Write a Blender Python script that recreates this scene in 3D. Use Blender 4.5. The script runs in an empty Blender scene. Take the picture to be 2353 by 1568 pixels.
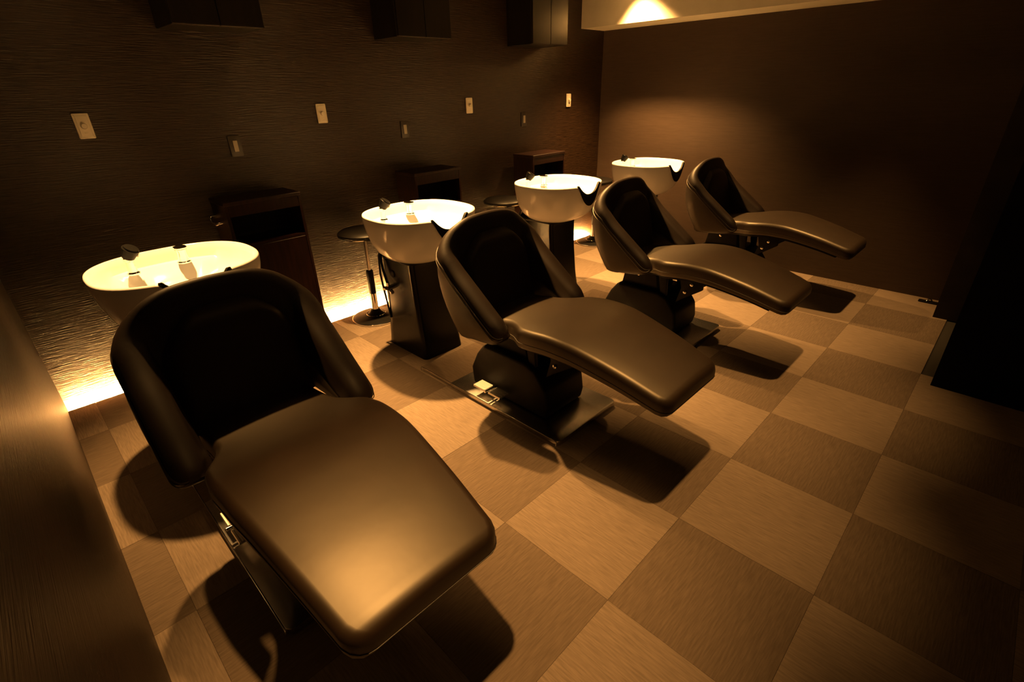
import bpy, bmesh, math, random
from mathutils import Vector, Matrix
random.seed(7)
S = bpy.context.scene
COL = S.collection

# ------------------------------------------------------------------ camera
cam_d = bpy.data.cameras.new('camera')
cam_d.sensor_width = 36.0
cam_d.lens = 1144.02 / 2353 * 36.0
cam_d.clip_start = 0.02
cam = bpy.data.objects.new('camera', cam_d)
COL.objects.link(cam)
def rot3(a, b, c):
    Rz = Matrix.Rotation(a, 3, 'Z')
    Rx = Matrix.Rotation(-b, 3, 'X')
    Ry = Matrix.Rotation(c, 3, 'Y')
    return Rz @ Rx @ Ry
R = rot3(math.radians(45.1568), math.radians(26.8931), math.radians(1.5419))
right, fwd, up = R.col[0], R.col[1], R.col[2]
M = Matrix((right, up, -fwd)).transposed().to_4x4()
M.translation = Vector((3.5085, 0.1226, 1.5744))
cam.matrix_world = M
S.camera = cam

# ------------------------------------------------------------------ world, exposure
w = bpy.data.worlds.new('world'); S.world = w
w.use_nodes = True
w.node_tree.nodes['Background'].inputs[0].default_value = (0.004, 0.0028, 0.0016, 1)
w.node_tree.nodes['Background'].inputs[1].default_value = 0.2
S.view_settings.view_transform = 'Standard'
S.view_settings.look = 'None'
S.view_settings.exposure = -0.15
S.view_settings.gamma = 1.0
S.view_settings.use_curve_mapping = False

WARM = (1.0, 0.505, 0.145)
P_BASIN = 1250.0      # downlights above the basins
P_AISLE = 275.0      # downlights above the chair feet
LED = 11500.0           # strip in the floor groove
CEIL = 2.46
STY = (0.58, 1.89, 3.20, 4.51)       # the four stations

# ------------------------------------------------------------------ materials
def mat(name, col, rough=0.5, metal=0.0, spec=0.5, coat=0.0, coat_rough=0.1):
    m = bpy.data.materials.new(name); m.use_nodes = True
    b = m.node_tree.nodes['Principled BSDF']
    b.inputs['Base Color'].default_value = (*col, 1)
    b.inputs['Roughness'].default_value = rough
    b.inputs['Metallic'].default_value = metal
    b.inputs['Specular IOR Level'].default_value = spec
    b.inputs['Coat Weight'].default_value = coat
    b.inputs['Coat Roughness'].default_value = coat_rough
    return m
def add_noise(m, c1, c2, scale, stretch=(1, 1, 1), bump=0.0, detail=4.0, dist=0.01, rough=None):
    nt = m.node_tree; b = nt.nodes['Principled BSDF']
    tc = nt.nodes.new('ShaderNodeTexCoord'); mp = nt.nodes.new('ShaderNodeMapping')
    mp.inputs['Scale'].default_value = stretch
    nz = nt.nodes.new('ShaderNodeTexNoise'); nz.inputs['Scale'].default_value = scale
    nz.inputs['Detail'].default_value = detail
    rp = nt.nodes.new('ShaderNodeValToRGB')
    rp.color_ramp.elements[0].position = 0.32; rp.color_ramp.elements[1].position = 0.68
    rp.color_ramp.elements[0].color = (*c1, 1); rp.color_ramp.elements[1].color = (*c2, 1)
    nt.links.new(tc.outputs['Object'], mp.inputs['Vector'])
    nt.links.new(mp.outputs['Vector'], nz.inputs['Vector'])
    nt.links.new(nz.outputs['Fac'], rp.inputs['Fac'])
    nt.links.new(rp.outputs['Color'], b.inputs['Base Color'])
    if bump:
        bp = nt.nodes.new('ShaderNodeBump'); bp.inputs['Strength'].default_value = bump
        bp.inputs['Distance'].default_value = dist
        nt.links.new(nz.outputs['Fac'], bp.inputs['Height'])
        nt.links.new(bp.outputs['Normal'], b.inputs['Normal'])
    if rough:
        mr = nt.nodes.new('ShaderNodeMapRange')
        mr.inputs['To Min'].default_value, mr.inputs['To Max'].default_value = rough
        nt.links.new(nz.outputs['Fac'], mr.inputs['Value'])
        nt.links.new(mr.outputs['Result'], b.inputs['Roughness'])
    return m
MT = {}
MT['wall'] = add_noise(mat('wallpaper_brown_woven', (.06, .045, .035), .42, spec=.5), (.010, .0046, .0019), (.034, .0165, .0072), 5.0,
                       (1.9, 1.9, 34.0), bump=.8, dist=.005, rough=(.32, .48))
MT['wall_far'] = add_noise(mat('wallpaper_brown_flat', (.05, .038, .03), .6, spec=.2), (.044, .029, .020), (.055, .036, .025), 6.0,
                           (1.5, 1.5, 30.0), bump=.12, dist=.003)
MT['black_wall'] = add_noise(mat('black_paint', (.004, .004, .004), .8, spec=.1), (.003, .003, .003), (.005, .005, .005), 9)
MT['dark_wall'] = add_noise(mat('dark_brown_paint', (.02, .015, .012), .8, spec=.15), (.018, .013, .010), (.026, .019, .015), 8)
MT['ceil'] = add_noise(mat('ceiling_dark', (.03, .025, .02), .9), (.025, .020, .017), (.035, .028, .022), 10)
MT['cream'] = add_noise(mat('cream_plaster', (.75, .68, .55), .7), (.70, .62, .48), (.78, .70, .56), 5, bump=.05)
MT['sub'] = mat('subfloor_dark', (.03, .025, .02), .9)
for nm, st, c1, c2, sc in (('tile_light', (3.5, 42, 42), (.172, .130, .095), (.245, .186, .137), 4.0),
                           ('tile_dark', (42, 3.5, 42), (.112, .082, .058), (.158, .116, .083), 4.0)):
    MT[nm] = add_noise(mat('carpet_' + nm, c1, .9, spec=.25), c1, c2, sc, st, bump=.6, dist=.004, detail=6)  # shading of the turned pile is put into the two tile colours
MT['leather'] = add_noise(mat('brown_black_leather', (.013, .0065, .0032), .46, spec=.85), (.011, .0055, .0027), (.015, .0075, .0037), 9.0,
                          (1, 1, 1), bump=.10, dist=.006, detail=3)
MT['shell'] = add_noise(mat('leather_shell', (.013, .0075, .0045), .50, spec=.4), (.011, .0065, .004), (.015, .0085, .005), 11.0, bump=.08, dist=.004)
for k_ in ('leather', 'shell'):
    MT[k_].node_tree.nodes['Principled BSDF'].inputs['Specular Tint'].default_value = (1, .90, .74, 1)
MT['bolster'] = add_noise(mat('leather_bolster', (.016, .009, .005), .52, spec=.38), (.013, .007, .004), (.018, .010, .006), 10.0, bump=.08, dist=.004)
MT['thread'] = mat('pale_piping', (.10, .09, .08), .5)
MT['vinyl'] = mat('black_vinyl', (.006, .005, .0045), .38, spec=.35)
MT['plastic'] = add_noise(mat('black_plastic', (.004, .0035, .003), .55, spec=.15), (.003, .0027, .0024), (.005, .0045, .004), 30)
MT['gloss'] = add_noise(mat('pedestal_black_gloss', (.003, .0026, .0023), .26, spec=.14), (.0025, .002, .0018), (.004, .0033, .003), 4)
MT['rubber'] = mat('black_rubber', (.002, .0018, .0016), .5, spec=.12)
MT['ceramic'] = add_noise(mat('white_ceramic', (.82, .83, .85), .12, spec=.5), (.81, .82, .84), (.84, .85, .87), 3)
MT['chrome'] = mat('chrome', (.82, .82, .82), .10, metal=1.0)
MT['steel'] = add_noise(mat('polished_steel', (.72, .70, .66), .26, metal=1.0), (.58, .56, .54), (.66, .64, .62), 40)
MT['tread'] = mat('ribbed_aluminium', (.75, .73, .70), .38, metal=.85)
MT['wood'] = add_noise(mat('dark_red_wood', (.03, .010, .006), .45, spec=.2), (.010, .0035, .0025), (.022, .007, .0045), 4, (14, 14, 1.2), bump=.05, dist=.003)
MT['wood_in'] = mat('cabinet_inside', (.006, .005, .004), .8)
MT['wood_up'] = add_noise(mat('dark_cabinet_finish', (.016, .011, .008), .34, spec=.3), (.006, .004, .003), (.010, .007, .005), 4, (12, 12, 1.2))
MT['plate'] = mat('cream_plastic', (.80, .72, .58), .38)
MT['plate_dark'] = mat('brown_plate', (.035, .028, .022), .4)
MT['rocker'] = mat('beige_rocker', (.42, .37, .29), .4)
m = bpy.data.materials.new('clear_acrylic'); m.use_nodes = True
nt = m.node_tree; nt.nodes.remove(nt.nodes['Principled BSDF'])
fr = nt.nodes.new('ShaderNodeFresnel'); fr.inputs['IOR'].default_value = 1.3
tr = nt.nodes.new('ShaderNodeBsdfTransparent'); tr.inputs['Color'].default_value = (.95, .94, .93, 1)
gl = nt.nodes.new('ShaderNodeBsdfGlossy'); gl.inputs['Roughness'].default_value = .05
mx = nt.nodes.new('ShaderNodeMixShader')
ge = nt.nodes.new('ShaderNodeNewGeometry'); iv = nt.nodes.new('ShaderNodeMath'); iv.operation = 'SUBTRACT'; iv.inputs[0].default_value = 1.0
mu = nt.nodes.new('ShaderNodeMath'); mu.operation = 'MULTIPLY'
nt.links.new(ge.outputs['Backfacing'], iv.inputs[1]); nt.links.new(fr.outputs[0], mu.inputs[0]); nt.links.new(iv.outputs[0], mu.inputs[1])
nt.links.new(mu.outputs[0], mx.inputs[0]); nt.links.new(tr.outputs[0], mx.inputs[1]); nt.links.new(gl.outputs[0], mx.inputs[2])
nt.links.new(mx.outputs[0], nt.nodes['Material Output'].inputs['Surface'])
MT['acrylic'] = m
def emis(name, col, strength):
    m = bpy.data.materials.new(name); m.use_nodes = True
    b = m.node_tree.nodes['Principled BSDF']
    b.inputs['Base Color'].default_value = (0.8, 0.8, 0.8, 1)
    b.inputs['Emission Color'].default_value = (*col, 1)
    b.inputs['Emission Strength'].default_value = strength
    return m
MT['led'] = emis('led_tape_light', WARM, LED)
MT['lamp'] = emis('lamp_face_light', WARM, 60.0)

# ------------------------------------------------------------------ helpers
def obj(name, mesh, material, parent=None, smooth=False):
    if material and not mesh.materials:
        mesh.materials.append(material if not isinstance(material, str) else MT[material])
    if smooth:
        for p in mesh.polygons: p.use_smooth = True
    o = bpy.data.objects.new(name, mesh); COL.objects.link(o)
    if parent: o.parent = parent
    return o
def tag(o, label, cat, group=None):
    o['label'] = label; o['category'] = cat
    if group: o['group'] = group
    return o
def thing(name, label, cat, loc, group=None):
    o = bpy.data.objects.new(name, None); COL.objects.link(o); o.location = loc
    o.empty_display_size = .1
    return tag(o, label, cat, group)
def struct(o):
    o['kind'] = 'structure'; return o
def from_bm(bm, name):
    bmesh.ops.recalc_face_normals(bm, faces=bm.faces[:])
    me = bpy.data.meshes.new(name); bm.to_mesh(me); bm.free(); return me
def autosmooth(me, deg=35):
    for p in me.polygons: p.use_smooth = True
    bm = bmesh.new(); bm.from_mesh(me)
    for e in bm.edges:
        if len(e.link_faces) == 2 and e.calc_face_angle(0) > math.radians(deg): e.smooth = False
    bm.to_mesh(me); bm.free(); return me
def box(x0, x1, y0, y1, z0, z1, bev=0.0, seg=2, name='box'):
    bm = bmesh.new()
    bmesh.ops.create_cube(bm, size=1)
    for v in bm.verts:
        v.co = Vector((x0 + (v.co.x + .5) * (x1 - x0), y0 + (v.co.y + .5) * (y1 - y0), z0 + (v.co.z + .5) * (z1 - z0)))
    if bev: bmesh.ops.bevel(bm, geom=bm.edges[:], offset=bev, segments=seg, profile=.6, affect='EDGES')
    me = from_bm(bm, name)
    return autosmooth(me, 30) if bev else me
def prism(pts, z0, z1, bev=0.0, name='prism', seg=2):
    bm = bmesh.new()
    vs = [bm.verts.new((x, y, z0)) for x, y in pts]
    f = bm.faces.new(vs)
    r = bmesh.ops.extrude_face_region(bm, geom=[f])
    for v in [g for g in r['geom'] if isinstance(g, bmesh.types.BMVert)]: v.co.z = z1
    if bev:
        es = [e for e in bm.edges if abs(e.verts[0].co.z - e.verts[1].co.z) < 1e-6]
        bmesh.ops.bevel(bm, geom=es, offset=bev, segments=seg, profile=.6, affect='EDGES')
    return autosmooth(from_bm(bm, name), 35)
def rrect(x0, x1, y0, y1, r, n=5):
    rs = r if isinstance(r, (tuple, list)) else (r,) * 4      # x1y1, x0y1, x0y0, x1y0
    out = []
    for (cx, cy, a0, q) in ((x1, y1, 0, rs[0]), (x0, y1, 90, rs[1]), (x0, y0, 180, rs[2]), (x1, y0, 270, rs[3])):
        ox = cx - q if a0 in (0, 270) else cx + q
        oy = cy - q if a0 in (0, 90) else cy + q
        for i in range(n + 1):
            a = math.radians(a0 + 90 * i / n)
            out.append((ox + q * math.cos(a), oy + q * math.sin(a)))
    return out
def lathe(prof, n=32, name='lathe', cap=True):
    vs, fs = [], []
    k = len(prof)
    for i in range(n):
        a = 2 * math.pi * i / n
        for r, z in prof: vs.append((r * math.cos(a), r * math.sin(a), z))
    for i in range(n):
        j = (i + 1) % n
        for q in range(k - 1):
            fs.append((i * k + q, j * k + q, j * k + q + 1, i * k + q + 1))
    if cap:
        fs.append(tuple(i * k for i in range(n))[::-1]); fs.append(tuple(i * k + k - 1 for i in range(n)))
    me = bpy.data.meshes.new(name); me.from_pydata(vs, [], fs); me.validate()
    return autosmooth(me, 40)
def loft(rings, name='loft', closed=True, cap=True):
    k = len(rings[0]); vs = [p for r in rings for p in r]; fs = []
    for i in range(len(rings) - 1):
        for q in range(k if closed else k - 1):
            q2 = (q + 1) % k
            fs.append((i * k + q, i * k + q2, (i + 1) * k + q2, (i + 1) * k + q))
    if cap and closed:
        fs.append(tuple(range(k))[::-1]); fs.append(tuple((len(rings) - 1) * k + q for q in range(k)))
    me = bpy.data.meshes.new(name); me.from_pydata([tuple(v) for v in vs], [], fs); me.validate()
    bm = bmesh.new(); bm.from_mesh(me)
    bmesh.ops.remove_doubles(bm, verts=bm.verts[:], dist=1e-5)
    bmesh.ops.recalc_face_normals(bm, faces=bm.faces[:])
    bm.to_mesh(me); bm.free()
    return me
def tube(pts, r, n=8, name='tube', closed=False):
    pts = [Vector(p) for p in pts]; rings = []
    N = len(pts)
    prev = None
    for i, p in enumerate(pts):
        if closed: t = pts[(i + 1) % N] - pts[i - 1]
        else: t = pts[min(i + 1, N - 1)] - pts[max(i - 1, 0)]
        t.normalize()
        if prev is None:
            a = Vector((0, 0, 1)) if abs(t.z) < .9 else Vector((1, 0, 0))
            u = t.cross(a).normalized()
        else:
            u = (prev - t * prev.dot(t)).normalized()
        prev = u; v = t.cross(u)
        rr = r[i] if isinstance(r, (list, tuple)) else r
        rings.append([p + (u * math.cos(2 * math.pi * k / n) + v * math.sin(2 * math.pi * k / n)) * rr for k in range(n)])
    if closed: rings.append(rings[0])
    me = loft(rings, name, cap=not closed)
    return autosmooth(me, 50)
def interp(tab, x):
    if x <= tab[0][0]: return tab[0][1]
    for (a, fa), (b_, fb) in zip(tab, tab[1:]):
        if x <= b_:
            t = (x - a) / (b_ - a); return fa + (fb - fa) * t
    return tab[-1][1]
def smoothtab(tab, x, h):
    return sum(interp(tab, x + h * (k - 3) / 3) * wt for k, wt in enumerate((1, 2, 3, 4, 3, 2, 1))) / 16.0
def copy_tree(o, parent=None):
    c = o.copy(); COL.objects.link(c); c.parent = parent
    for ch in list(o.children): copy_tree(ch, c)
    return c

# ------------------------------------------------------------------ the room
FY, RX = 5.061, 4.70
GX = 0.045                                    # floor starts here; LED groove between floor and left wall
struct(obj('wall_left', box(-.12, 0, -.12, FY + .12, -.12, CEIL), 'wall'))
struct(obj('wall_near', box(0, RX, -.12, 0, -.12, CEIL), 'wall'))
struct(obj('wall_far', box(0, RX, FY, FY + .12, -.12, CEIL), 'wall_far'))
struct(obj('wall_right', box(RX, RX + .12, -.12, FY + .12, -.12, CEIL), 'dark_wall'))
struct(obj('wall_column', box(3.345, 3.49, 4.655, FY, 0, CEIL), 'dark_wall'))
struct(obj('wall_partition', box(3.49, RX, 3.51, FY, 0, CEIL), 'black_wall'))
struct(obj('ceiling', box(-.12, RX + .12, -.12, FY + .12, CEIL, CEIL + .1), 'ceil'))
struct(obj('trim_1', box(0, RX, 4.68, FY, 2.078, CEIL), 'cream'))      # lit soffit along the far wall
struct(obj('groove', box(0, GX, 0, FY, -.12, -.06), 'sub')).name = 'trim_2'
floor = struct(obj('floor', box(GX, RX, 0, FY, -.12, -.008), 'sub'))
# carpet tiles, quarter-turn checker
AX, AY = 2.9303, 1.1271
xs = sorted({GX, RX} | {AX + .5 * i for i in range(-12, 12) if GX + .01 < AX + .5 * i < RX - .01})
ys = sorted({0.0, FY} | {AY + .5 * i for i in range(-12, 12) if .01 < AY + .5 * i < FY - .01})
cache = {}
for i in range(len(xs) - 1):
    for k in range(len(ys) - 1):
        cx, cy = (xs[i] + xs[i + 1]) / 2, (ys[k] + ys[k + 1]) / 2
        if cx > 3.49 and cy > 3.51: continue
        if cx > 3.6 and cy > 3.4: continue
        dx, dy = xs[i + 1] - xs[i], ys[k + 1] - ys[k]
        y1 = ys[k + 1]
        ii = math.floor((cx - AX) / .5); kk = math.floor((cy - AY) / .5)
        lt = (ii + kk) % 2 == 1
        key = (round(dx, 3), round(dy, 3), lt)
        if key not in cache:
            g = .0002
            cache[key] = box(-dx / 2 + g, dx / 2 - g, -dy / 2 + g, dy / 2 - g, -.008, 0, bev=.0009, seg=1, name='carpet_tile')
            cache[key].materials.append(MT['tile_light' if lt else 'tile_dark'])
        o = obj('carpet_tile', cache[key], None, floor)
        o.location = (cx, cy, 0.0004 if lt else 0.0)

# LED tape in the groove
led = thing('led_strip', 'glowing warm light strip running along the foot of the dark wall', 'light', (.04, FY / 2, -.03))
hl = FY / 2 - .015
obj('profile', box(-.0015, .0045, -hl, hl - .08, -.010, .016), 'sub', led)
lf = bpy.data.meshes.new('light_face')
lf.from_pydata([(x, y, z) for y in (-hl, hl - .08) for x, z in ((-.0045, -.008), (-.0017, -.008), (-.0017, .0155), (-.0020, .0155))], [],
               [(0, 1, 2, 3), (7, 6, 5, 4), (0, 3, 7, 4), (1, 0, 4, 5), (2, 1, 5, 6), (3, 2, 6, 7)])
lf.materials.append(MT['led'])
obj('light_face', lf, None, led)
lip = obj('light_block_lip', box(-.0055, .0045, -hl, hl - .08, .0161, .0180), 'sub', led)  # unseen lip added to block the tape's upward light

# ------------------------------------------------------------------ downlights (the room's lamps, in the ceiling above the frame)
def downlight(x, y, power, size, blend, label, group, tilt=0):
    t = thing('ceiling_downlight', label, 'light', (x, y, CEIL), group)
    ring = lathe([(.040, -.001), (.058, -.001), (.060, -.006), (.052, -.009), (.040, -.006)], 24, 'ring', cap=False)
    obj('trim_ring', ring, 'plate', t)
    obj('lamp_face', lathe([(.0005, -.002), (.039, -.002), (.039, -.004), (.0005, -.004)], 24, 'lamp_face', cap=False), 'lamp', t)
    d = bpy.data.lights.new('downlight_beam', 'SPOT')
    d.energy = power; d.color = WARM; d.spot_size = math.radians(size); d.spot_blend = blend
    d.shadow_soft_size = .03
    l = bpy.data.objects.new('downlight_beam', d); COL.objects.link(l)
    l.parent = t; l.location = (0, 0, -.03); l.rotation_euler = (0, -math.radians(tilt), 0)
    return t
WHICH = ('next to the streaked side wall', 'third from the soffit wall', 'second from the soffit wall', 'right beside the soffit wall')
for i, cy in enumerate(STY):
    downlight(.63, (.62, cy - .03, cy - .03, 4.49)[i], P_BASIN * (.5, 1, 1, .8)[i], (54, 66, 66, 92)[i], 1.0,
              'round recessed downlight above the basin ' + WHICH[i], 'downlights above the basins', (14, 14, 14, 8)[i])
    downlight(2.68, (.62, 1.86, 3.02, 4.40)[i], P_AISLE * (1.35, 1, 1, .95)[i], 52, 1.0,
              'round recessed downlight above the foot of the chair ' + WHICH[i], 'downlights above the chairs')

# ------------------------------------------------------------------ shampoo chair
def chair_meshes():
    K = {}
    # --- plan path of the tub wall (outward offset n), from one arm tip round the back to the other
    path = []
    for i in range(21): path.append((1.990 - .370 * (i / 20) ** 1.7, .298))
    for i in range(1, 9):
        a = math.radians(90 * i / 9); path.append((1.62 - .072 * math.sin(a), .298 - .085 * (1 - math.cos(a))))
    for i in range(0, 9): path.append((1.548, .213 - .213 * i / 8))
    full = path + [(x, -y) for x, y in reversed(path[:-1])]
    L = [0.0]
    for p, q in zip(path, path[1:]): L.append(L[-1] + math.hypot(q[0] - p[0], q[1] - p[1]))
    top_tab = [(0, .565), (.16, .685), (.30, .790), (.38, .872), (.44, .935), (.49, .974), (.56, 1.002), (.64, 1.010), (.72, 1.012)]
    bot_tab = [(0, .485), (.12, .468), (.30, .455), (.45, .45), (.66, .45)]
    def frame(i):
        p = full[max(i - 1, 0)]; q = full[min(i + 1, len(full) - 1)]
        t = Vector((q[0] - p[0], q[1] - p[1])).normalized()
        return Vector((t.y, -t.x)) * -1 if False else Vector((-t.y, t.x))
    N = len(path)
    rings_o, rings_b, pip, pip2 = [], [], [], []
    for i, (x, y) in enumerate(full):
        j = i if i < N else 2 * (N - 1) - i
        s = L[j]
        n = frame(i)
        # make n point outward
        c = Vector((1.95, 0)); d = Vector((x, y)) - c
        if x > 1.625: n = Vector((0, 1 if y > 0 else -1))
        elif n.dot(d) < 0: n = -n
        zt = smoothtab(top_tab, s, .04); zb = smoothtab(bot_tab, s, .03)
        wb = max(0.0, min(1.0, (1.84 - x) / .24)); wb = wb * wb * (3 - 2 * wb)
        tip = min(1.0, (s + .0006) / .055); tip = math.sqrt(max(0.0, 1 - (1 - tip) ** 2))
        back = min(1.0, max(0.0, (s - .34) / .2))
        th = .052                                    # half thickness
        def P(nn, z):
            zc = (zt + zb) / 2
            z2 = zc + (z - zc) * (.12 + .88 * tip)
            f = (nn + th) / (2 * th)
            lean = 1.10 * (z - .80) ** 2 * wb * max(0, f)
            nn2 = nn * (.15 + .85 * tip)
            return Vector((x + n.x * nn2 + lean, y + n.y * nn2, z2))
        h = zt - zb
        sz = zt - .055 - .02 * back                     # seam height
        ro = [P(.02, zb), P(.042, zb + .006), P(.052, zb + .03)]
        for q in range(1, 8): 
            z = zb + .03 + (sz - zb - .03) * q / 7
            ro.append(P(.052 + .006 * math.sin(math.pi * q / 7), z))
        rb = [P(.052, sz)]
        for a in (20, 40, 60, 80, 100, 120, 140, 160):
            r_ = math.radians(a); rb.append(P(.054 * math.cos(r_) - .006 * back, sz + (zt - sz) * math.sin(r_)))
        for q in range(0, 7):
            f = q / 6.0; z = sz - .01 + (zb - sz + .01) * f
            bulge = .014 * math.sin(math.pi * min(1, f * 1.6)) if f * 1.6 < 1 else 0
            rb.append(P(-.054 - .006 * back - bulge + .02 * max(0, f - .5), z))
        rb.append(P(.02, zb))
        rings_o.append(ro); rings_b.append(rb)
        pip.append(P(.0545, sz))
        pip2.append(P(.057, sz - .022))
    K['back_shell'] = loft(rings_o, 'back_shell', closed=False, cap=False)
    K['arm_bolster'] = loft(rings_b, 'arm_bolster', closed=False, cap=False)
    # close the arm tips
    for key in ('back_shell', 'arm_bolster'):
        for p in K[key].polygons: p.use_smooth = True
    K['tips'] = []
    for idx in (0, -1):
        loop = rings_o[idx] + rings_b[idx][1:-1]
        me = bpy.data.meshes.new('arm_end'); me.from_pydata([tuple(v) for v in loop], [], [tuple(range(len(loop)))]); me.validate()
        K['tips'].append(me)
    K['piping'] = tube(pip, .0032, 6, 'piping')
    K['stitch'] = tube(pip2, .0018, 5, 'stitch_line')
    # --- inner back cushion, pillow shape
    rings = []
    nz, ny = 22, 22
    for iz in range(nz + 1):
        f = iz / nz; z = .50 + .425 * f
        hw = .238 * (1 - max(0, (f - .45) / .55) ** 2.6 * .62)
        base = 1.622 + .075 * (1 - f) ** 1.4
        row = []
        ez = min(1, (1 - f) / .20); ez = math.sqrt(max(0, 1 - (1 - ez) ** 2))
        for iy in range(ny + 1):
            g = -1 + 2 * iy / ny
            ey = min(1, (1 - abs(g)) / .22); ey = math.sqrt(max(0, 1 - (1 - ey) ** 2))
            row.append(Vector((base - .02 + .060 * min(ez, 1) * ey - .012 * (g * g), g * hw, z)))
        rings.append(row)
    K['back_cushion'] = loft(rings, 'back_cushion', closed=False, cap=False)
    for p in K['back_cushion'].polygons: p.use_smooth = True
    # --- seat and leg rest in one cushion
    top = [(1.66, .535), (1.78, .545), (1.95, .572), (2.10, .594), (2.22, .606), (2.34, .600), (2.46, .575), (2.60, .540), (2.80, .476)]
    wid = [(1.66, .212), (1.93, .212), (1.99, .235), (2.06, .282), (2.14, .290), (2.30, .283), (2.55, .256), (2.80, .228)]
    rings, pipe_r, pipe_l = [], [], []
    X0, X1, n = 1.66, 2.806, 64
    frame_rings = []
    for i in range(n + 1):
        f = i / n
        x = X0 + (X1 - X0) * (f if f < .9 else .9 + .1 * math.sin((f - .9) / .1 * math.pi / 2))
        r = .055
        d = max(0, x - (X1 - r)); pin = r - math.sqrt(max(0, r * r - d * d))
        d0 = max(0, (X0 + .03) - x)
        hw = smoothtab(wid, x, .025) - pin - d0
        zt = smoothtab(top, x, .06); 
        th = .105 - .018 * max(0, (x - 2.3) / .5)
        e = max(0, x - (X1 - .03)) / .03; ez = 1 - (1 - math.sqrt(max(0, 1 - e * e))) * .55
        zc = zt - th / 2
        ring = []
        rt, rbm = .028, .012
        def pt(yy, zz): 
            crown = .012 * (1 - (yy / max(hw, .01)) ** 2) if zz > 0 else 0
            return Vector((x, yy, zc + (zz * ez) + crown - .010 * (1 if zz > 0 else 0)))
        hh = th / 2
        for a in range(0, 91, 15):
            q = math.radians(a); ring.append(pt(hw - rt + rt * math.cos(q), hh - rt + rt * math.sin(q)))
        for k in (.66, .33, 0, -.33, -.66): ring.append(pt((hw - rt) * k, hh))
        for a in range(90, 181, 15):
            q = math.radians(a); ring.append(pt(-hw + rt + rt * math.cos(q), hh - rt + rt * math.sin(q)))
        for a in range(180, 271, 30):
            q = math.radians(a); ring.append(pt(-hw + rbm + rbm * math.cos(q), -hh + rbm + rbm * math.sin(q)))
        for a in range(270, 361, 30):
            q = math.radians(a); ring.append(pt(hw - rbm + rbm * math.cos(q), -hh + rbm + rbm * math.sin(q)))
        rings.append(ring)
        pipe_r.append(Vector((x, hw + .0005, zc - .022))); pipe_l.append(Vector((x, -hw - .0005, zc - .022)))
        if 1.72 < x < 2.72:
            w2 = hw - .035
            frame_rings.append([Vector((x, w2, zc - hh + .004)), Vector((x, -w2, zc - hh + .004)), Vector((x, -w2, zc - hh - .020)), Vector((x, w2, zc - hh - .020))])
    K['seat_cushion'] = loft(rings, 'seat_cushion')
    autosmooth(K['seat_cushion'], 60)
    e = pipe_r[-1]
    front = []
    K['seat_piping'] = tube(pipe_r[6:] + list(reversed(pipe_l[6:])), .0013, 6, 'seat_piping')
    K['seat_frame'] = autosmooth(loft(frame_rings, 'seat_frame'), 30)
    # --- base
    hp = [(1.56, .032), (2.12, .032), (2.135, .10), (2.12, .20), (2.05, .29), (1.98, .315), (1.66, .315), (1.60, .24), (1.55, .14)]
    def side_prism(pts, y0, y1, bev, name):
        bm = bmesh.new()
        f = bm.faces.new([bm.verts.new((x, y0, z)) for x, z in pts])
        r = bmesh.ops.extrude_face_region(bm, geom=[f])
        for v in [g for g in r['geom'] if isinstance(g, bmesh.types.BMVert)]: v.co.y = y1
        bmesh.ops.bevel(bm, geom=bm.edges[:], offset=bev, segments=3, profile=.5, affect='EDGES')
        return autosmooth(from_bm(bm, name), 40)
    K['base_housing'] = side_prism(hp, -.155, .155, .018, 'base_housing')
    K['base_column'] = side_prism([(1.66, .27), (1.96, .27), (1.93, .47), (1.70, .47)], -.11, .11, .008, 'base_column')
    K['link_arm'] = [side_prism([(1.99, .28), (2.03, .28), (2.02, .49), (1.95, .49)], y0, y1, .004, 'link_arm')
                     for y0, y1 in ((-.13, -.105), (.105, .13))] + \
                    [side_prism([(2.10, .27), (2.15, .31), (2.27, .395), (2.27, .48), (2.10, .48), (2.13, .38)], y0, y1, .004, 'link_arm')
                     for y0, y1 in ((-.13, -.105), (.105, .13))]
    K['bolt'] = [lathe([(.0005, 0), (.011, 0), (.011, .006), (.0005, .009)], 12, 'bolt', cap=False)]
    K['hinge'] = box(1.70, 1.90, -.20, .20, .468, .476, name='hinge_bracket')
    K['floor_plate'] = prism(rrect(1.46, 2.285, -.25, .25, (.03, .004, .004, .03)), 0.001, .030, .004, 'floor_plate')
    K['acrylic'] = prism(rrect(1.17, 1.459, -.25, .25, (.002, .03, .03, .002)), 0.001, .028, .002, 'acrylic_plate')
    K['edge_glint'] = tube([(1.175, -.252, .006), (1.175, -.252, .030), (1.185, -.252, .0335), (2.265, -.252, .0335), (2.275, -.252, .030), (2.275, -.252, .006)], .0028, 8, 'edge_glint')  # added chrome tube, stands in for the bright line along the plate edge
    # pedals: two ribbed treads on a cross bar
    def tread(x0, x1, y0, y1, z):
        bm = bmesh.new()
        nr = 7
        pts = [(y0, z)]
        for k in range(nr):
            a = y0 + (y1 - y0) * k / nr; b2 = y0 + (y1 - y0) * (k + 1) / nr
            pts += [(a + (b2 - a) * .2, z + .010), (a + (b2 - a) * .8, z + .010), (b2, z + .006)]
        pts += [(y1, z)]
        f = bm.faces.new([bm.verts.new((x0, yy, zz + .0)) for yy, zz in pts])
        r = bmesh.ops.extrude_face_region(bm, geom=[f])
        for v in [g for g in r['geom'] if isinstance(g, bmesh.types.BMVert)]: v.co.x = x1
        return from_bm(bm, 'pedal_tread')
    K['tread'] = [tread(1.655, 1.745, -.235, -.165, .085), tread(1.775, 1.865, -.235, -.165, .085)]
    K['pedal_bar'] = tube([(1.76, -.245, .094), (1.76, -.20, .092), (1.76, -.14, .088)], .007, 8, 'pedal_bar')
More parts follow.
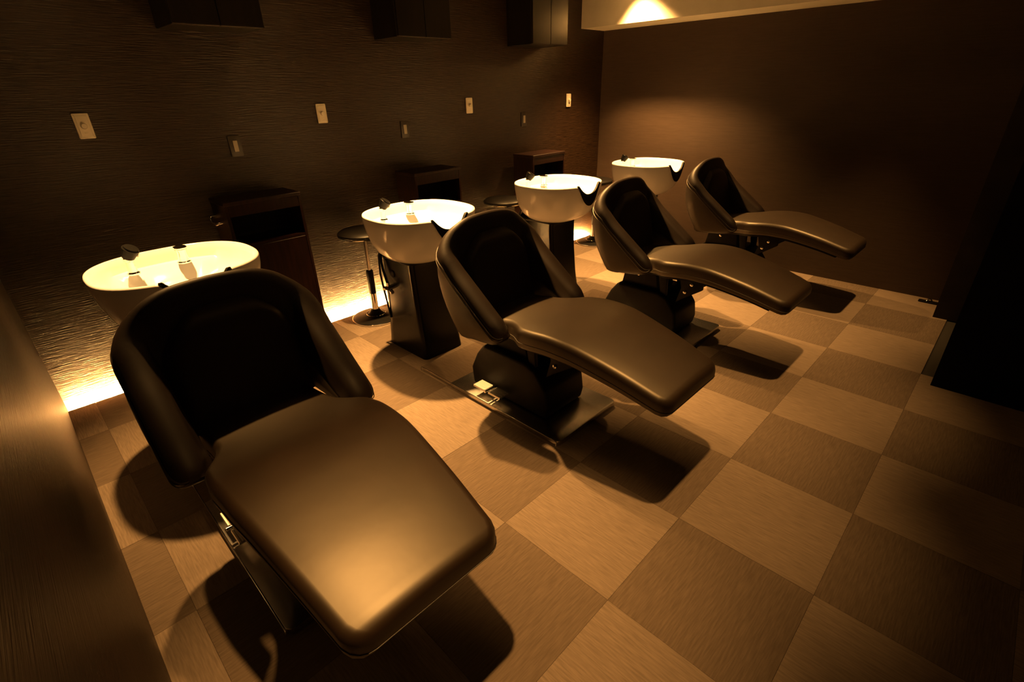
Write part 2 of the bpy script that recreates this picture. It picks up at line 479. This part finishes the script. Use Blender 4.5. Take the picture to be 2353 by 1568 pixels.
    K['pedal_cross'] = tube([(1.70, -.20, .082), (1.82, -.20, .082)], .006, 8, 'pedal_cross_bar')
    return K
K = chair_meshes()
def build_chair(x, y, label, lift):
    t = thing('shampoo_chair', label, 'chair', (0, y, 0), 'reclining shampoo chairs in a row')
    t.location = (x, y, 0)
    def part(n, me, m, p=t):
        o = obj(n, me, m, p)
        if p is t: o.location = (-1.85, 0, 0)
        return o
    sh = part('back_shell', K['back_shell'], 'shell')
    part('stitch_line', K['stitch'], 'leather', sh)
    bo = part('arm_bolster', K['arm_bolster'], 'bolster')
    part('piping', K['piping'], 'bolster', bo)
    for me in K['tips']: part('arm_end', me, 'bolster', bo)
    part('back_cushion', K['back_cushion'], 'bolster')
    se = part('seat_cushion', K['seat_cushion'], 'leather')
    part('piping', K['seat_piping'], 'thread', se)['label'] = 'thin pale piping'
    sf = part('seat_frame', K['seat_frame'], 'plastic')
    if lift:
        for o in (se, sf):
            o.matrix_basis = Matrix.Translation((-1.85, 0, 0)) @ Matrix.Translation((1.9, 0, .55)) @ Matrix.Rotation(-math.radians(lift), 4, 'Y') @ Matrix.Translation((-1.9, 0, -.55))
    part('hinge_bracket', K['hinge'], 'chrome')
    part('base_column', K['base_column'], 'plastic')
    ho = part('base_housing', K['base_housing'], 'plastic')
    for me in K['link_arm']: part('link_arm', me, 'plastic')
    for bx, bz in ((1.80, .40), (2.16, .36), (2.20, .42)):
        b_ = obj('bolt', K['bolt'][0], 'chrome', t)
        b_.rotation_euler = (math.pi / 2, 0, 0); b_.location = (bx - 1.85, -.11 if bx < 2 else -.13, bz)
    part('floor_plate', K['floor_plate'], 'steel')['label'] = 'polished steel floor plate'
    part('acrylic_plate', K['acrylic'], 'acrylic')['label'] = 'clear plate in front of the basin'
    er = part('edge_glint', K['edge_glint'], 'chrome')
    pb = part('pedal_bar', K['pedal_bar'], 'chrome')
    part('pedal_cross_bar', K['pedal_cross'], 'chrome', pb)
    for me in K['tread']: part('pedal_tread', me, 'tread')['label'] = 'ribbed metal pedal tread'
    return t
CH = ('brown leather shampoo chair next to the streaked side wall, last from the cream soffit',
      'brown leather shampoo chair third from the soffit wall, its steel floor plate showing',
      'brown leather shampoo chair second from the wall with the cream soffit',
      'brown leather shampoo chair right beside the wall with the cream soffit')
for x, y, lab in zip((1.83, 1.85, 1.85, 1.85), (.556, 1.885, 3.20, 4.51), CH): build_chair(x, y, lab, 2.6 if y < 1 else .5)

# ------------------------------------------------------------------ wash basin
BX = .965
def basin_meshes():
    K = {}
    n = 72
    hx, hy = .305, .325
    def sup(a, e=2.5):
        c, s = math.cos(a), math.sin(a)
        r = (abs(c) ** e + abs(s) ** e) ** (-1 / e)
        return r * c, r * s
    def dip(a):
        d = (a + math.pi) % (2 * math.pi) - math.pi
        f = abs(d) / .36
        if f >= 1: return 0.0
        return .070 * (1 - f ** 2.4)
    outer = [(.36, .640), (.55, .648), (.68, .668), (.80, .705), (.89, .755), (.955, .82), (.99, .88), (1.0, .922), (.992, .930)]
    inner = [(.972, .932), (.95, .926), (.925, .90), (.90, .865), (.85, .835), (.72, .805), (.5, .785), (.25, .775), (.03, .772)]
    rings = []
    for sc, z in outer + inner:
        ring = []
        for i in range(n):
            a = 2 * math.pi * i / n
            u, v = sup(a, 2.5 if sc > .7 else 2.3)
            x, y = BX - .02 * (1 - sc) * 3 + hx * u * sc, hy * v * sc
            zz = z
            is_in = (sc, z) in inner
            dp = dip(a)
            # flat deck at the back that carries the taps
            if is_in and sc < .93:
                k = max(0, min(1, (.80 - x) / .05)); k = k * k * (3 - 2 * k)
                if .868 > zz: zz = zz + (.868 - zz) * k
            lim = .932 - dp
            if zz > lim: zz = lim - (zz < .931) * .001
            ring.append(Vector((x, y, zz)))
        rings.append(ring)
    K['bowl'] = autosmooth(loft(rings, 'bowl'), 70)
    # neck rest: a rubber liner over the notch
    nr = []
    for i in range(25):
        a = -.40 + .80 * i / 24
        u, v = sup(a)
        dp = dip(a)
        zr = .934 - dp
        ring = []
        fall = .075 * max(0.0, 1 - (abs(a) / .40) ** 2) + .006
        for sc, z in ((.962, zr - .012), (.962, zr + .001), (.985, zr + .004), (1.008, zr + .004), (1.022, zr - .006), (1.026, zr - fall * .6), (1.012, zr - fall), (1.0, zr - fall), (.99, zr - .02)):
            ring.append(Vector((BX + hx * u * sc, hy * v * sc, z)))
        nr.append(ring)
    K['neck_rest'] = autosmooth(loft(nr, 'neck_rest'), 50)
    # pedestal
    lev = [(0, 1.09, .585, .158), (.05, 1.085, .59, .155), (.20, 1.06, .60, .150), (.40, 1.04, .61, .148), (.60, 1.03, .62, .150), (.655, 1.04, .61, .155)]
    rings = []
    for z, x1, x0, hw in lev:
        rings.append([Vector((x, y, z)) for x, y in rrect(x0, x1, -hw, hw, (.03, .14, .14, .03), 7)])
    K['pedestal'] = autosmooth(loft(rings, 'pedestal'), 40)
    K['collar'] = prism(rrect(.64, 1.05, -.165, .165, (.05, .14, .14, .05), 7), .632, .652, .004, 'collar')
    # shower head in its socket (back deck)
    K['socket'] = lathe([(.026, 0), (.026, .006), (.019, .012), (.017, .060), (.021, .064), (.021, .074), (.0005, .074)], 20, 'socket', cap=False)
    bm = bmesh.new()
    bmesh.ops.create_cone(bm, segments=20, radius1=.022, radius2=.036, depth=.062, cap_ends=True)
    bmesh.ops.bevel(bm, geom=[e for e in bm.edges if abs(e.verts[0].co.z - e.verts[1].co.z) < 1e-5], offset=.008, segments=3, affect='EDGES')
    K['head'] = autosmooth(from_bm(bm, 'shower_head'), 40)
    K['face'] = lathe([(.0005, 0), (.020, 0), (.022, .004), (.0005, .005)], 20, 'spray_face', cap=False)
    K['mixer'] = lathe([(.030, 0), (.030, .005), (.024, .009), (.022, .052), (.025, .058), (.025, .064), (.020, .068), (.0005, .068)], 24, 'mixer_body', cap=False)
    K['lever'] = prism(rrect(-.035, .030, -.027, .027, .02), 0, .009, .003, 'lever')
    K['drain'] = lathe([(.0005, .004), (.018, .004), (.028, .002), (.030, 0)], 24, 'drain', cap=False)
    # service side: hose, valve and knob
    K['hose'] = tube([(.72, -.10, .69), (.715, -.155, .66), (.72, -.165, .60), (.735, -.168, .54), (.765, -.172, .48), (.79, -.178, .455)], .0085, 8, 'hose')
    K['hose2'] = tube([(.66, -.10, .69), (.655, -.14, .62), (.66, -.15, .50), (.69, -.155, .38), (.72, -.150, .20)], .007, 8, 'hose')
    K['valve'] = tube([(.80, -.145, .445), (.80, -.195, .445)], .016, 12, 'valve')
    K['vknob'] = [tube([(.772, -.185, .435), (.752, -.19, .430)], .013, 10, 'valve_knob'), tube([(.826, -.185, .430), (.846, -.188, .424)], .012, 10, 'valve_knob'),
                  tube([(.80, -.188, .46), (.808, -.190, .485)], .010, 10, 'valve_knob')]
    K['button'] = lathe([(.024, -.004), (.024, .002), (.019, .005), (.0005, .005)], 20, 'access_knob', cap=False)
    return K
KB = basin_meshes()
def build_basin(cy, label):
    t = thing('wash_basin', label, 'basin', (BX, cy, 0), 'backwash basins in a row')
    def part(n, me, m, p=t, loc=None, rot=None):
        o = obj(n, me, m, p)
        if p is t: o.location = (-BX, 0, 0)
        if loc is not None: o.location = Vector(loc) + (Vector((-BX, 0, 0)) if p is t else Vector())
        if rot: o.rotation_euler = rot
        return o
    bo = part('bowl', KB['bowl'], 'ceramic')
    part('drain', KB['drain'], 'chrome', bo, (BX - .05, 0, .7735))
    part('neck_rest', KB['neck_rest'], 'rubber')['label'] = 'black rubber neck rest in the rim'
    part('pedestal', KB['pedestal'], 'gloss')
    part('collar', KB['collar'], 'plastic')
    so = part('shower_socket', KB['socket'], 'chrome', t, (.775, -.135, .867))
    h = part('shower_head', KB['head'], 'rubber', t, (.782, -.126, .962), (math.radians(-24), math.radians(22), 0))
    part('spray_face', KB['face'], 'tread', h, (.0, .027, .008), (math.radians(-78), 0, 0))
    mb = part('mixer_tap', KB['mixer'], 'chrome', t, (.755, .075, .867))
    part('lever', KB['lever'], 'chrome', mb, (0, 0, .068))
    part('hose', KB['hose'], 'rubber'); part('hose', KB['hose2'], 'rubber')
    v = part('valve', KB['valve'], 'chrome')
    for me in KB['vknob']: part('valve_knob', me, 'chrome', v)
    part('access_knob', KB['button'], 'plastic', t, (.81, -.151, .532), (math.radians(90), 0, 0))
    return t
BL = ('white ceramic wash basin next to the streaked side wall, farthest from the cream soffit',
      'white ceramic wash basin third from the wall with the cream soffit, stool close behind it',
      'white ceramic wash basin second from the wall with the cream soffit',
      'white ceramic wash basin beside the lit patch of the wall with the cream soffit')
for y, lab in zip(STY, BL): build_basin(y, lab)

# ------------------------------------------------------------------ stools
def stool(x, y, label):
    t = thing('round_stool', label, 'stool', (x, y, 0), 'round black stools by the wall')
    obj('seat', lathe([(.0005, .700), (.10, .699), (.16, .692), (.180, .678), (.182, .664), (.174, .655), (.0005, .655)], 40, 'seat', cap=False), 'vinyl', t)
    obj('seat_ring', lathe([(.165, .651), (.178, .651), (.180, .657), (.168, .657)], 40, 'seat_ring', cap=False), 'chrome', t)
    obj('seat_plate', lathe([(.0005, .635), (.05, .635), (.09, .652), (.0005, .652)], 24, 'seat_plate', cap=False), 'plastic', t)
    obj('piston', lathe([(.0125, .30), (.0125, .64)], 16, 'piston'), 'chrome', t)
    obj('sleeve', lathe([(.022, .20), (.026, .205), (.026, .375), (.024, .385), (.013, .387)], 20, 'sleeve'), 'plastic', t)
    obj('column', lathe([(.026, .03), (.024, .205)], 20, 'column'), 'chrome', t)
    b_ = obj('base', lathe([(.0005, .0), (.178, .0), (.182, .006), (.180, .013), (.15, .022), (.08, .03), (.062, .040), (.045, .055), (.03, .075), (.0005, .076)], 48, 'base', cap=False), 'plastic', t)
    obj('rim_ring', lathe([(.179, .002), (.1835, .004), (.1835, .011), (.178, .014)], 48, 'rim_ring', cap=False), 'chrome', b_)
    obj('collar_ring', lathe([(.070, .034), (.073, .036), (.070, .040)], 32, 'collar_ring', cap=False), 'chrome', b_)
    return t
stool(.225, 1.90, 'black round stool with chrome stem standing clear before the light strip')
stool(.225, 3.33, 'black round stool whose seat shows between the second and third basins from the soffit wall')
stool(.26, 4.68, 'black round stool in the corner behind the basin next to the soffit wall')

# ------------------------------------------------------------------ floor cabinets and upper cabinets
def cabinet(y0, y1, label, hook=False):
    D, H = .30, 1.03
    t = thing('towel_cabinet', label, 'cabinet', (0, (y0 + y1) / 2, 0), 'towel cabinets along the wall')
    w2 = (y1 - y0) / 2
    x0 = .05
    for s in (-1, 1):
        a, b_ = sorted((s * w2, s * (w2 - .018)))
        sp = obj('side_panel', box(x0, D, a, b_, .002, H - .022, .002, 1), 'wood', t)
        if hook and s == -1:
            hk = obj('towel_hook', tube([(.10, -w2 - .0, .928), (.10, -w2 - .03, .928), (.105, -w2 - .038, .915), (.125, -w2 - .038, .895), (.205, -w2 - .038, .90), (.21, -w2 - .03, .905), (.21, -w2, .905)], .008, 8, 'towel_hook'), 'chrome', sp)
            hk['label'] = 'small bright chrome hook'
    obj('top_panel', box(x0, D + .006, -w2 - .004, w2 + .004, H - .022, H, .003, 1), 'wood', t)
    obj('back_panel', box(x0, x0 + .012, -w2 + .018, w2 - .018, .002, H - .022), 'wood_in', t)
    obj('shelf', box(x0 + .012, D - .002, -w2 + .018, w2 - .018, .758, .775), 'wood', t)
    obj('upper_rail', box(D - .02, D, -w2 + .018, w2 - .018, .945, H - .022, .002, 1), 'wood', t)
    obj('door', box(D - .02, D, -w2 + .019, w2 - .019, .012, .757, .002, 1), 'wood', t)
    return t
cabinet(1.02, 1.47, 'dark red wood towel cabinet with a bright hook on its side', True)
cabinet(2.345, 2.785, 'dark red wood towel cabinet in the middle of three, behind a stool', False)
cabinet(3.645, 4.095, 'dark red wood towel cabinet nearest the wall with the cream soffit', False)
def upper(y0, y1, label):
    D = .30
    t = thing('wall_cabinet', label, 'cabinet', (0, (y0 + y1) / 2, 1.9), 'dark wall cabinets above the switches')
    w2 = (y1 - y0) / 2; H = CEIL - 1.9 - .003
    obj('body', box(.001, D - .02, -w2, w2, 0, H, .002, 1), 'wood_up', t)
    for s in (-1, 1):
        a, b_ = sorted((s * (w2 - .001), s * .0015))
        obj('door', box(D - .02, D, a, b_, .002, H - .004, .002, 1), 'wood_up', t)
    return t
upper(1.02, 1.47, 'dark wall cabinet hung above the cabinet with the bright hook')
upper(2.34, 2.79, 'dark wall cabinet hung in the middle of three')
upper(3.65, 4.10, 'dark wall cabinet hung closest to the cream soffit')

# ------------------------------------------------------------------ wall plates
PZ = 1.4554
plate_me = prism(rrect(-.06, .06, -.035, .035, .006), 0, .013, .007, 'plate', 2)
knob_me = lathe([(.0005, .010), (.017, .010), (.017, .014), (.0140, .014), (.0130, .028), (.011, .030), (.0005, .030)], 24, 'dial', cap=False)
inner_me = prism(rrect(-.047, .047, -.024, .024, .003), .011, .0155, .002, 'insert')
def wall_rot(o): o.rotation_euler = (0, math.pi / 2, 0)
PL = ('cream wall plate with a round dial, beside the streaked side wall', 'cream dial plate third from the soffit wall',
      'cream dial plate second from the soffit wall', 'cream dial plate closest to the soffit wall corner')
for y, lab in zip((.5612, 1.8531, 3.1728, 4.5002), PL):
    t = thing('dial_plate', lab, 'wall plate', (0.0005, y, PZ), 'cream dial plates on the dark wall')
    wall_rot(t)
    obj('plate', plate_me, 'plate', t); obj('insert', inner_me, 'plate', t)
    obj('dial', knob_me, 'plate', t).location = (.0, 0, .002)
    obj('pointer', box(.028, .034, -.006, .006, .0150, .0175), 'plate', t)
sw_me = prism(rrect(-.060, .060, -.036, .036, .004), 0, .007, .002, 'switch_frame')
rk_me = prism(rrect(-.032, .032, -.013, .013, .002), .006, .012, .0015, 'rocker')
SW = ('brown light switch with beige rocker above the cabinet with the bright hook', 'brown light switch with beige rocker in the middle of three',
      'brown light switch with beige rocker nearest the soffit wall')
for y, z, lab in zip((1.261, 2.508, 3.844), (1.30, 1.314, 1.315), SW):
    t = thing('light_switch', lab, 'switch', (0.0005, y, z), 'brown light switches on the dark wall')
    wall_rot(t)
    obj('frame', sw_me, 'plate_dark', t); obj('rocker', rk_me, 'rocker', t)

# ------------------------------------------------------------------ small floor fitting by the column
t = thing('floor_socket', 'small dark metal fitting on the carpet by the column', 'floor fitting', (3.275, 4.965, 0.0006))
obj('base_plate', prism(rrect(-.062, .062, -.028, .028, .012), 0, .008, .002, 'base_plate'), 'plastic', t)
obj('latch', tube([(-.012, -.015, .010), (-.004, 0, .026), (.012, .012, .026), (.020, .02, .010)], .005, 8, 'latch'), 'chrome', t)
